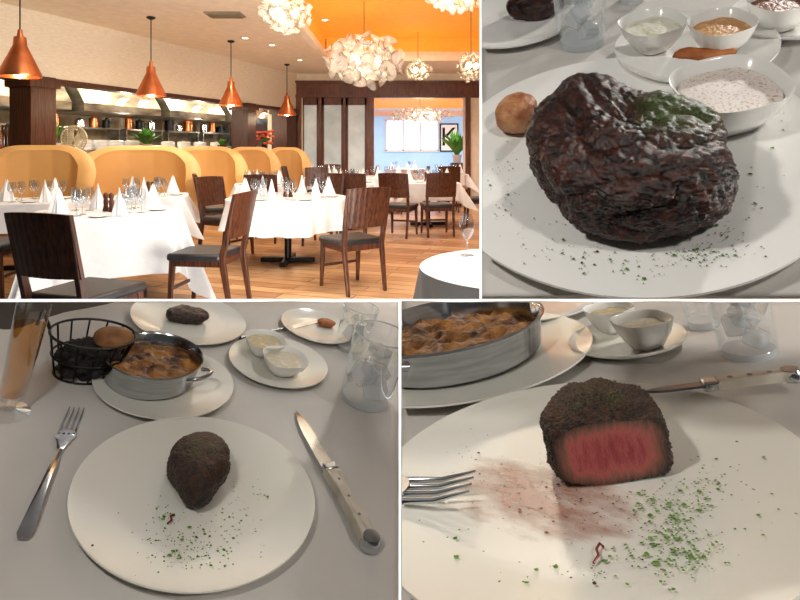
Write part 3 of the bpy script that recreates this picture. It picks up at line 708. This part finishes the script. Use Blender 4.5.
def pan(S,px,py,wpx,h,base,label,fl=.5,rz=0,hl=1):
    r=S.W(px,py,wpx,h+base)/2
    b=mk('pan_body',g_lathe([(0,0),(r*.86,0),(r*.93,.006),(r*.98,h-.003),(r*1.02,h),(r*1.0,h+.0015),(r*.96,h-.002),(r*.92,.01),(0,.008)],64),steel)
    nr=22; fz=h*fl
    V,Fc=g_lathe([(0,fz)]+[(r*.93*k/nr,fz+(.004 if k<nr-2 else 0)) for k in range(1,nr+1)]+[(r*.9,h*.25)],80)
    V=[Vector((v.x,v.y,v.z+ .006*r/.07*(noise.fractal(Vector((v.x*42,v.y*42,px)),1,2,3)) )) for v in V]
    c=mk('gratin_filling',(V,Fc),gratin)
    def loop(a):
        pts=[]
        for k in range(9):
            t=math.pi*k/8; pts.append(Matrix.Rotation(a,3,'Z')@Vector((r*1.0+math.sin(t)*r*.36*hl,math.cos(t)*r*.3,h*.8+math.sin(t)*h*.25)))
        return g_tube(pts,r*.045,8)
    hs=[mk('handle',loop(rz),steel),mk('handle',loop(rz+math.pi),steel)]
    p=S.P(px,py,h+base); p.z=base
    return thing('gratin_pan','pan',label,S.M@T(p),[b,c]+hs)
fcloth=mat('table_linen',(198,194,189),.8,rgb2=(206,202,197),scale=6,bump=.35,bscale=9,spec=.2)
def light(name,loc,target,size,en,col=(1,.9,.78),spread=None,S=None):
    l=bpy.data.lights.new(name,'AREA'); l.energy=en; l.size=size; l.color=col
    if spread: l.spread=math.radians(spread)
    o=bpy.data.objects.new(name,l); sc.collection.objects.link(o); loc=Vector(loc); target=Vector(target)
    o.location=loc; o.rotation_euler=(target-loc).to_track_quat('-Z','Y').to_euler(); return o
# ------------------------------------------------ steak close-up
CUR=2
S=Frame(645,178,205,121,.15)
S2=S
o=single(tablemesh('table_top',S,482,-60,920,298.5,fcloth,''),'table','table covered with a white linen tablecloth',S.M)
o=struct('trim_20',quad(S,479.5,-60,482,298.5,0,2,40),divider_glow); o.matrix_world=S.M
single(mk('dinner_plate',plate_g(.15),ceramic),'plate','large round white ceramic dinner plate under a charred steak',S.M)
def out2(t):
    d=math.degrees(t)%360
    def bump(c,w,a):
        x=min(abs(d-c),360-abs(d-c)); return a*math.exp(-(x/w)**2)
    return 1+bump(122,18,.15)+bump(162,22,.07)+bump(215,34,-.14)+bump(325,30,.1)+bump(45,20,-.05)+bump(82,16,-.1)+bump(275,26,.05)
ck=crustmat('steak_crust_glossy',(17,7,5),(98,45,27),green=-.015,rough=.36,coat=.16,bump=.7,bs=150,gscale=900,patch=(.036,.026,.062),prad=.056,gcol=(60,82,30),cs=120,bd=.0024,spec=.4,p0=.44,p1=.76)
g=blob_g(.0700,.066,.061,3,.075,1.5,out2,7,3.8,.17,.4,8,lumps=[((-.42,.62,.7),.34,.2),((.5,.35,.75),.36,.08),((.02,.3,1),.2,-.13),((.2,-.1,1),.3,.06),((.75,-.5,.2),.42,.06),((-.6,-.3,.6),.38,.05),((-.1,-.5,.75),.18,-.06)])
single(mk('steak',g,ck),'steak','thick charred bone-in steak with glossy dark crust and herbs',S.at(620,188,.006,rz=-.2))
single(mk('roast_potato',blob_g(.018,.022,.03,5,.08,2,None,4,3,.05),mat('browned_potato',(150,84,44),.45,rgb2=(206,150,104),scale=60,bump=.3)),'potato','browned roast potato wedge beside the steak',S.at(519,126,.007,rz=-.5))
bowl(S,729,83,118,.038,.006,'white square-rimmed bowl of creamy pink horseradish sauce',(224,214,206),(190,152,138),fs=420,rz=.35,lev=.78)
plate(S,693,45,165,'small white plate carrying two little bowls')
bowl(S,652,22,64,.03,.006,'small white square bowl with creamy dip and herbs',(226,222,206),(190,196,160),group='small white dip bowls')
bowl(S,722,22,66,.03,.006,'small white bowl with orange sauce',(196,140,80),(222,184,130),group='small white dip bowls')
single(mk('bread_piece',blob_g(.028,.009,.012,8,.12,2,None,4),mat('brown_bread',(150,80,36),.6,rgb2=(190,116,60),scale=60)),'bread','piece of browned toast lying on a small plate',S.at(703,60,.008,.008))
tumbler(S,582,44,46,.085,'short clear water glass standing on the tablecloth',ice=True)
plate(S,515,18,120,'white plate with a dark piece of meat')
single(mk('steak',blob_g(.035,.026,.025,9,.13,2.2,None,5,3,.1),ck),'steak','small dark charred steak on another plate',S.at(536,12,.008,.006))
plate(S,790,14,130,'white plate holding a small bowl')
bowl(S,782,-2,70,.03,.006,'small white bowl with brown sauce',(120,70,40),(160,100,60),group='small white dip bowls')
tumbler(S,632,2,26,.06,'small clear glass on the far side of the table',ice=False)
flakes('herb_flakes',S,[(704,258,24,7,80),(728,236,12,8,30),(508,185,13,26,40),(560,240,26,12,26),(600,268,40,8,24),(755,190,12,20,12),(780,112,8,8,10),(655,272,20,8,20)],herbd,'scattered chopped parsley flakes on the plate',.0062,2,.0003,.0008)
flakes('pepper_flakes',S,[(700,256,30,10,24),(510,195,12,25,16),(600,264,50,10,20)],pepper,'scattered dark pepper and crust crumbs on the plate',.0062,22,.0003,.0007)
# ------------------------------------------------ whole table view
CUR=3
S=Frame(191,505,124,88,.15); S3=S
single(tablemesh('table_top',S,-140,302,398.5,700,fcloth,''),'table','restaurant table covered with a white linen tablecloth',S.M)
o=struct('trim_21',comb(quad(S,-140,299,401,302,0,40,1),quad(S,398.6,302,401.2,700,0,1,40)),divider_glow); o.matrix_world=S.M
V=[S.P(-140,302,.001),S.P(150,302,.001),S.P(110,312,.001),S.P(40,330,.001),S.P(-140,350,.001)]
single(mk('dark_edge_sheet',(V,[(0,1,2,3,4)]),mat('dark_sheet',(34,26,22),.6),False),'bench','dark flat sheet over the far edge of the tablecloth',S.M)  # flat dark sheet lying on the far left corner of the tablecloth
plate3=mat('grey_white_ceramic',(228,226,216),.15,rgb2=(234,232,222),scale=2,spec=.5)
single(mk('dinner_plate',plate_g(.15),plate3),'plate','large round white dinner plate with a small steak',S.M)
ck3=crustmat('steak_crust_peppered',(17,8,5),(92,50,32),green=-.11,rough=.32,bs=220,gscale=420,bump=1,patch=(0,.01,.045),prad=.05,cs=150,bd=.003,p0=.44,p1=.7,spec=.55)
single(mk('steak',blob_g(.047,.057,.046,6,.08,1.7,None,6,2.9,.07,.34,10,taper=.4),ck3),'steak','small dark peppercorn-crusted filet steak, whole',S.at(195,483,.006))
flakes('herb_flakes',S,[(200,545,26,13,120),(232,515,14,14,40),(165,510,8,10,24),(255,500,10,10,14),(180,560,16,6,26)],herb,'scattered chopped parsley flakes on the plate',.0065,3,.0005,.0014)
flakes('pepper_flakes',S,[(190,540,34,16,50)],pepper,'dark crumbs of steak crust on the plate',.0065,33,.0004,.001)
single(mk('pepper_strip',g_tube([(0,0,.002),(.004,.004,.003),(.003,.010,.003),(.007,.014,.002)],.0012,6),mat('red_shred',(120,44,26),.4)),'garnish','small red shred lying beside the steak',S.at(167,525,.006))
fork(S,(22,542),(76,411),'polished steel dinner fork lying beside the plate')
knife(S,(370,548),(295,413),'steak knife with bone handle and steel rivets')
plate(S,166,380,140,'round white plate under the gratin pan',m=plate3)
pan(S,155,354,98,.042,.006,'oval stainless steel pan of browned potato gratin',rz=2.6,hl=.9)
plate(S,279,361,94,'small white plate under two dip bowls',m=plate3)
bowl(S,266,339,38,.03,.006,'small white square bowl with creamy dip',(190,176,136),(218,206,174),group='small white dip bowls on the table',rz=.2)
bowl(S,286,357,42,.03,.006,'small white square bowl with creamy dip',(204,196,174),(226,222,208),group='small white dip bowls on the table',rz=.2)
plate(S,190,318,112,'white plate with a dark steak across the table',m=plate3)
single(mk('steak',blob_g(.042,.028,.024,12,.12,2.2,None,5,3,.08),ck3),'steak','dark charred steak on the plate across the table',S.at(186,318,.01,.006))
plate(S,318,326,66,'small white bread plate with toast',m=plate3)
single(mk('bread_piece',blob_g(.022,.016,.012,14,.1,2,None,4),MATS['brown_bread']),'bread','piece of browned toast on the bread plate',S.at(326,324,.01,.008))
M,L=placed(S,240,341,330,320,.002)
single(mk('butter_knife',comb(g_tube([(0,0,.004),(L*.25,0,.005),(L*.5,0,.004)],[.006,.005,.0035],8),g_box((L*.74,0,.004),(L*.5,.014,.002))),steel),'knife','plain steel butter knife lying beside the dip bowls',M)
tumbler(S,364,400,46,.135,'tall clear tumbler of iced water')
tumbler(S,350,348,28,.1,'clear tumbler of iced water further away')
rB=S.W(14,408,30)/2
bg=mk('glass_body',g_lathe([(0,0),(rB*1.5,0),(rB*1.5,.003),(rB*.4,.008),(rB*.35,.018),(rB*.9,.026),(rB*1.2,.16)],40),glass)
bf=mk('beer',g_lathe([(0,.029),(rB*.86,.031),(rB*1.12,.13),(0,.13)],32),glassmat('beer_amber',(240,200,116),.12,.03,.03,3))
thing('beer_glass','glass','tall footed glass of clear amber beer',S.at(8,414,0,0),[bg,bf])
bc=S.P(84,374); rb=S.W(82,360,84)/2
def ring(r,z,n=40,sy=.8): return g_tube([(r*math.cos(2*math.pi*i/n),r*sy*math.sin(2*math.pi*i/n),z) for i in range(n)],.002,6,True)
ws=[ring(rb*.7,.003),ring(rb*.85,.035),ring(rb*1.0,.07)]
for i in range(14):
    a=2*math.pi*i/14; ws.append(g_tube([(rb*k*math.cos(a),rb*k*.8*math.sin(a),z) for k,z in((.7,.003),(.85,.035),(1,.07))],.0016,5))
wire=mk('wire_frame',comb(*ws),darkmetal)
hn=mk('handle',g_tube([(-rb,0,.07),(-rb*1.25,0,.1),(-rb*1.3,0,.075)],.003,6),darkmetal)
linr=mk('liner',xf(blob_g(rb*.72,rb*.58,.05,4,.3,3,None,5,2.4,.3),T((0,0,.004))),mat('dark_napkin',(30,26,26),.8,bump=.4))
thing('bread_basket','basket','black wire bread basket with a dark cloth liner',S.M@T(bc),[wire,hn,linr])
single(mk('bread_roll',blob_g(.03,.023,.032,3,.05,2,None,5,2.2),mat('bread_crust',(120,76,42),.6,rgb2=(172,122,74),scale=30,bump=.2)),'bread roll','browned bread roll sitting in the basket',S.M@T(bc+Vector((.03,.0,.05))))
# ------------------------------------------------ cut steak view
CUR=4
S=Frame(606,518,238,136,.15); S4=S
single(tablemesh('table_top',S,401.6,302,920,700,fcloth,''),'table','restaurant table covered with a white linen tablecloth',S.M)
o=struct('trim_22',quad(S,401,299,920,302,0,40,1),divider_glow); o.matrix_world=S.M
single(mk('dinner_plate',plate_g(.15),plate3),'plate','large round white dinner plate with a cut steak',S.M)
g=blob_g(.0425,.056,.045,6,.11,1.9,None,7,5.0,.08,.4,9)
me=bpy.data.meshes.new('crust'); me.from_pydata([tuple(v) for v in g[0]],[],g[1]); bm=bmesh.new(); bm.from_mesh(me); bmesh.ops.remove_doubles(bm,verts=bm.verts,dist=2e-5)
res=bmesh.ops.bisect_plane(bm,geom=bm.verts[:]+bm.edges[:]+bm.faces[:],plane_co=(0,-.025,0),plane_no=(.16,-1,-.12),clear_outer=True)
ed=[e for e in res['geom_cut'] if isinstance(e,bmesh.types.BMEdge)]
loopv=list({v for e in ed for v in e.verts}); cc=sum((v.co for v in loopv),Vector())/len(loopv)
loopv.sort(key=lambda v: math.atan2(v.co.z-cc.z,v.co.x-cc.x)); lp=[v.co.copy() for v in loopv]
bm.to_mesh(me); bm.free(); me.polygons.foreach_set('use_smooth',[True]*len(me.polygons))
ck4=crustmat('steak_crust_herbed',(15,8,5),(100,58,38),green=-.1,rough=.36,bs=220,gscale=420,bump=1,patch=(0,.01,.045),prad=.05,cs=150,bd=.004,p0=.45,p1=.7,spec=.5); me.materials.append(ck4)
cr=bpy.data.objects.new('crust',me); sc.collection.objects.link(cr); cr['label']='dark peppercorn crust'
rings=16; V=[];Fc=[]; n=len(lp)
for k in range(rings+1):
    s=1-k/rings
    for p in lp: V.append(cc+(p-cc)*s)
for k in range(rings):
    for i in range(n): Fc.append((k*n+i,k*n+(i+1)%n,(k+1)*n+(i+1)%n,(k+1)*n+i))
def pinkmat():
    m=bpy.data.materials.new('rare_meat'); m.use_nodes=True; nt=m.node_tree; N=nt.nodes; L=nt.links; b=N['Principled BSDF']; b.inputs['Roughness'].default_value=.4; b.inputs['Specular IOR Level'].default_value=.4
    hw=max(abs(p.x-cc.x) for p in lp); hh=max(abs(p.z-cc.z) for p in lp)
    tc=N.new('ShaderNodeTexCoord'); mp=N.new('ShaderNodeMapping'); mp.inputs['Location'].default_value=(-cc.x/hw,0,-cc.z/hh); mp.inputs['Scale'].default_value=(1/hw,0,1/hh)
    L.new(tc.outputs['Object'],mp.inputs[0])
    sx=N.new('ShaderNodeSeparateXYZ'); L.new(mp.outputs[0],sx.inputs[0])
    def pw(o,e):
        a=N.new('ShaderNodeMath'); a.operation='ABSOLUTE'; L.new(o,a.inputs[0]); p=N.new('ShaderNodeMath'); p.operation='POWER'; p.inputs[1].default_value=e; L.new(a.outputs[0],p.inputs[0]); return p.outputs[0]
    su=N.new('ShaderNodeMath'); L.new(pw(sx.outputs[0],3.5),su.inputs[0]); L.new(pw(sx.outputs[2],3),su.inputs[1])
    n=N.new('ShaderNodeTexNoise'); n.inputs['Scale'].default_value=110; n.inputs['Detail'].default_value=10; n.inputs['Roughness'].default_value=.8
    mp2=N.new('ShaderNodeMapping'); mp2.inputs['Scale'].default_value=(2.4,1,.6); mp2.inputs['Rotation'].default_value=(0,.3,0); L.new(tc.outputs['Object'],mp2.inputs[0]); L.new(mp2.outputs[0],n.inputs['Vector'])
    ad=N.new('ShaderNodeMath'); ad.operation='MULTIPLY_ADD'; ad.inputs[1].default_value=1.3; L.new(n.outputs['Fac'],ad.inputs[0]); L.new(su.outputs[0],ad.inputs[2])
    r=N.new('ShaderNodeValToRGB'); e=r.color_ramp.elements; e[0].position=.24; e[0].color=lin((112,28,36)); e[1].position=.95; e[1].color=lin((44,26,18))
    x=r.color_ramp.elements.new(.38); x.color=lin((160,54,58)); x=r.color_ramp.elements.new(.52); x.color=lin((188,92,86)); x=r.color_ramp.elements.new(.7); x.color=lin((132,82,64))
    mr=N.new('ShaderNodeMath'); mr.operation='MULTIPLY'; mr.inputs[1].default_value=.62; L.new(ad.outputs[0],mr.inputs[0]); L.new(mr.outputs[0],r.inputs['Fac'])
    L.new(r.outputs[0],b.inputs['Base Color']); bp=N.new('ShaderNodeBump'); bp.inputs['Strength'].default_value=1; bp.inputs['Distance'].default_value=.003; L.new(n.outputs['Fac'],bp.inputs['Height']); L.new(bp.outputs[0],b.inputs['Normal'])
    return m
cf=mk('cut_face',(V,Fc),pinkmat(),True,0,'raw pink-red cut face')
thing('steak','steak','halved peppercorn-crusted filet steak showing rare pink centre',S.at(610,464,.006,rz=.06),[cr,cf])
def stain(px,py,rx,ry,m,label,rz=0):
    V,Fc=g_lathe([(0,0)]+[(k/8,0) for k in range(1,9)],40); V=[Vector((v.x*rx,v.y*ry,0)) for v in V]
    m.node_tree.nodes['fall'].inputs['Scale'].default_value=(1/rx,1/ry,1)
    return single(mk('meat_juice',(V,Fc),m),'meat juice',label,S.at(px,py,.0066,rz=rz),kind='stuff')
stain(536,493,.088,.056,stainmat('juice_a',(180,122,102),.36,.68,40),'broad streaky brown meat juice smear on the plate',-.45)
flakes('herb_flakes',S,[(668,520,18,20,200),(682,555,24,16,140),(600,570,24,12,26),(700,492,14,14,70),(640,505,12,8,30),(730,480,18,14,14),(440,545,25,15,8),(755,535,16,20,12),(540,575,25,8,10)],herb,'scattered chopped parsley flakes on the plate',.0068,5,.0003,.0011)
flakes('pepper_flakes',S,[(560,498,34,10,60),(520,480,30,18,30),(470,455,18,10,16),(650,540,40,24,40),(720,470,20,10,10)],pepper,'dark peppercorn crust crumbs on the plate',.0068,55,.0002,.0008)
flakes('meat_crumbs',S,[(560,505,30,12,60),(500,480,30,16,40),(590,520,18,8,30)],crumbm,'small brown meat crumbs in the juices',.0067,77,.0002,.0008)
single(mk('pepper_strip',g_tube([(0,0,.001),(.003,.005,.002),(.002,.010,.002),(.004,.015,.002),(.006,.012,.002)],.0008,6),MATS['red_shred']),'garnish','small red shred lying on the plate',S.at(594,565,.0065))
fk=fork(S,(120,493),(474,489),'steel fork resting on the plate rim',h=.016,hw=1.3,hl=.79)
knife(S,(796,379),(640,398),'steak knife with bone handle resting behind the plate',h=.016,split=.5,wid=.0075,hz=.6,bm_=bladem)
plate(S,462,352,224,'round white plate under the gratin pan',m=plate3)
pan(S,447,322,156,.042,.006,'stainless steel pan of browned potato gratin',fl=.42,rz=-2.0,hl=.7)
plate(S,626,338,116,'small white plate under two dip bowls',m=plate3)
bowl(S,608,308,46,.028,.006,'small white square bowl with creamy dip',(190,176,136),(218,206,174),group='small white dip bowls beside the pan')
bowl(S,641,319,58,.03,.006,'small white square bowl with creamy dip',(204,196,174),(226,222,208),group='small white dip bowls beside the pan')
tumbler(S,750,356,62,.09,'clear water glass half filled with ice')
tumbler(S,704,327,34,.06,'clear water glass further away',ice=False)
plate(S,540,306,100,'white plate further across the table',m=plate3)
CUR=None
# ------------------------------------------------ trim the sets where they meet
bpy.context.view_layer.update()
def pl_(p,q,inside):
    a=ray(*p);b=ray(*q); n=a.cross(b).normalized()
    if n.dot(ray(*inside))>0: n=-n
    return n
planes={2:[pl_((482.2,0),(482.2,300),(600,100)),pl_((480,298.4),(800,298.4),(600,100))],
3:[pl_((398.4,300),(398.4,600),(200,400)),pl_((0,302.2),(400,302.2),(200,400))],
4:[pl_((401.8,300),(401.8,600),(600,400)),pl_((400,302.2),(800,302.2),(600,400))]}
def walk(o):
    yield o
    for c in o.children: yield from walk(c)
for k,roots in SETS.items():
    for r in roots:
        for o in walk(r):
            if o.type!='MESH' or o.name.startswith('trim'): continue
            MW=o.matrix_world.copy(); MI=MW.inverted()
            if o.data.users>1: o.data=o.data.copy()
            for n in planes[k]:
                if not any((MW@v.co-EYE).dot(n)>0 for v in o.data.vertices): continue
                bm=bmesh.new(); bm.from_mesh(o.data)
                co=MI@EYE; nn=(MW.to_3x3().transposed()@n).normalized()
                bmesh.ops.bisect_plane(bm,geom=bm.verts[:]+bm.edges[:]+bm.faces[:],plane_co=co,plane_no=nn,clear_outer=True)
                bm.to_mesh(o.data); bm.free()
for k,roots in SETS.items():
    for r in roots:
        for o in list(walk(r))[::-1]:
            if o.type=='MESH' and len(o.data.polygons)==0 and o is not r: bpy.data.objects.remove(o)
# ------------------------------------------------ lights
def point(loc,en,col,rad=.12):
    l=bpy.data.lights.new('lamp','POINT'); l.energy=en; l.color=col; l.shadow_soft_size=rad; o=bpy.data.objects.new('lamp_light',l); sc.collection.objects.link(o); o.location=loc
def fill_spot(loc,tgt,en,col,ang_=130,rad=.05):
    l=bpy.data.lights.new('downlight','SPOT'); l.energy=en; l.color=col; l.spot_size=math.radians(ang_); l.spot_blend=.7; l.shadow_soft_size=rad  # unseen fill spots added to brighten the rooms, apart from the recessed fixtures
    o=bpy.data.objects.new('downlight',l); sc.collection.objects.link(o); o.location=loc; o.rotation_euler=(Vector(tgt)-Vector(loc)).to_track_quat('-Z','Y').to_euler()
W=(1,.88,.72)
for c,e in ((C1,8),(C2,4),(C3,6),(C4,4),(C6,10)): point(c,e,W,.1)
for px,d in ((20,5.9),(151,8.0),(231,9.74),(287,12.4)):
    p=at(px,d); point((p.x,p.y,1.98),9,(1,.78,.5),.05)
for i in range(4):
    p=ks_(.1+i*2.0,1.0); point((p.x,p.y,2.9),38,(1,.9,.74),.1)  # unseen fill added high up to brighten the kitchen
    p=ks_(.1+i*2.0,1.1); point((p.x,p.y,1.9),18,(1,.91,.76),.06)
for x,y in ((-2.6,9),(-.9,9.2),(.6,9.5),(-1.7,11.5),(-.2,12.2),(1.0,12.0),(-3.3,8)):
    fill_spot((x,y,3.1),(x,y,0),105,(1,.93,.85))
for x,y in ((-.8,16.5),(.9,16.5)): fill_spot((x,y,2.7),(x,y+1,0),230,(.92,.97,1),150)
light('room_key',(-1.5,3.8,3.1),(-2.2,8.5,.8),1.6,108,(1,.95,.9))
light('wall_wash',(.5,4.2,3.0),(-4.4,9,2.6),1.0,150,(1,.95,.88))
light('ceiling_fill',(-.3,3.4,.1),(-2.2,8.5,3.2),1.2,95,(1,.95,.88))  # unseen lamp added at floor level to brighten the ceiling
light('corner_table_fill',(.9,2.7,3.1),(.6,2.9,.7),.4,30,(1,.96,.9),90)  # unseen lamp added over the corner table to brighten its cloth
# food lights
NW=(1,.955,.885)
light('near_a',(.35,-.25,1.75),(.2,.45,1.25),.07,2.2,NW)
light('near_d',(.8,.8,2.1),(.25,.45,1.25),.07,6.6,NW)
light('near_b',(-.3,.16,1.6),(-.2,.5,.9),.06,2.4,NW)
light('near_c',(.85,.2,1.3),(.15,.36,1.05),.07,2.9,NW)
w=bpy.data.worlds.new('world'); sc.world=w; w.use_nodes=True; w.node_tree.nodes['Background'].inputs[0].default_value=(1,.98,.95,1); w.node_tree.nodes['Background'].inputs[1].default_value=.05
cam=bpy.data.cameras.new('camera'); cam.sensor_width=36; cam.lens=36*F/800; cam.shift_y=-150/800; cam.clip_start=.02
co=bpy.data.objects.new('camera',cam); sc.collection.objects.link(co); co.location=EYE; co.rotation_euler=(math.pi/2,0,0); sc.camera=co
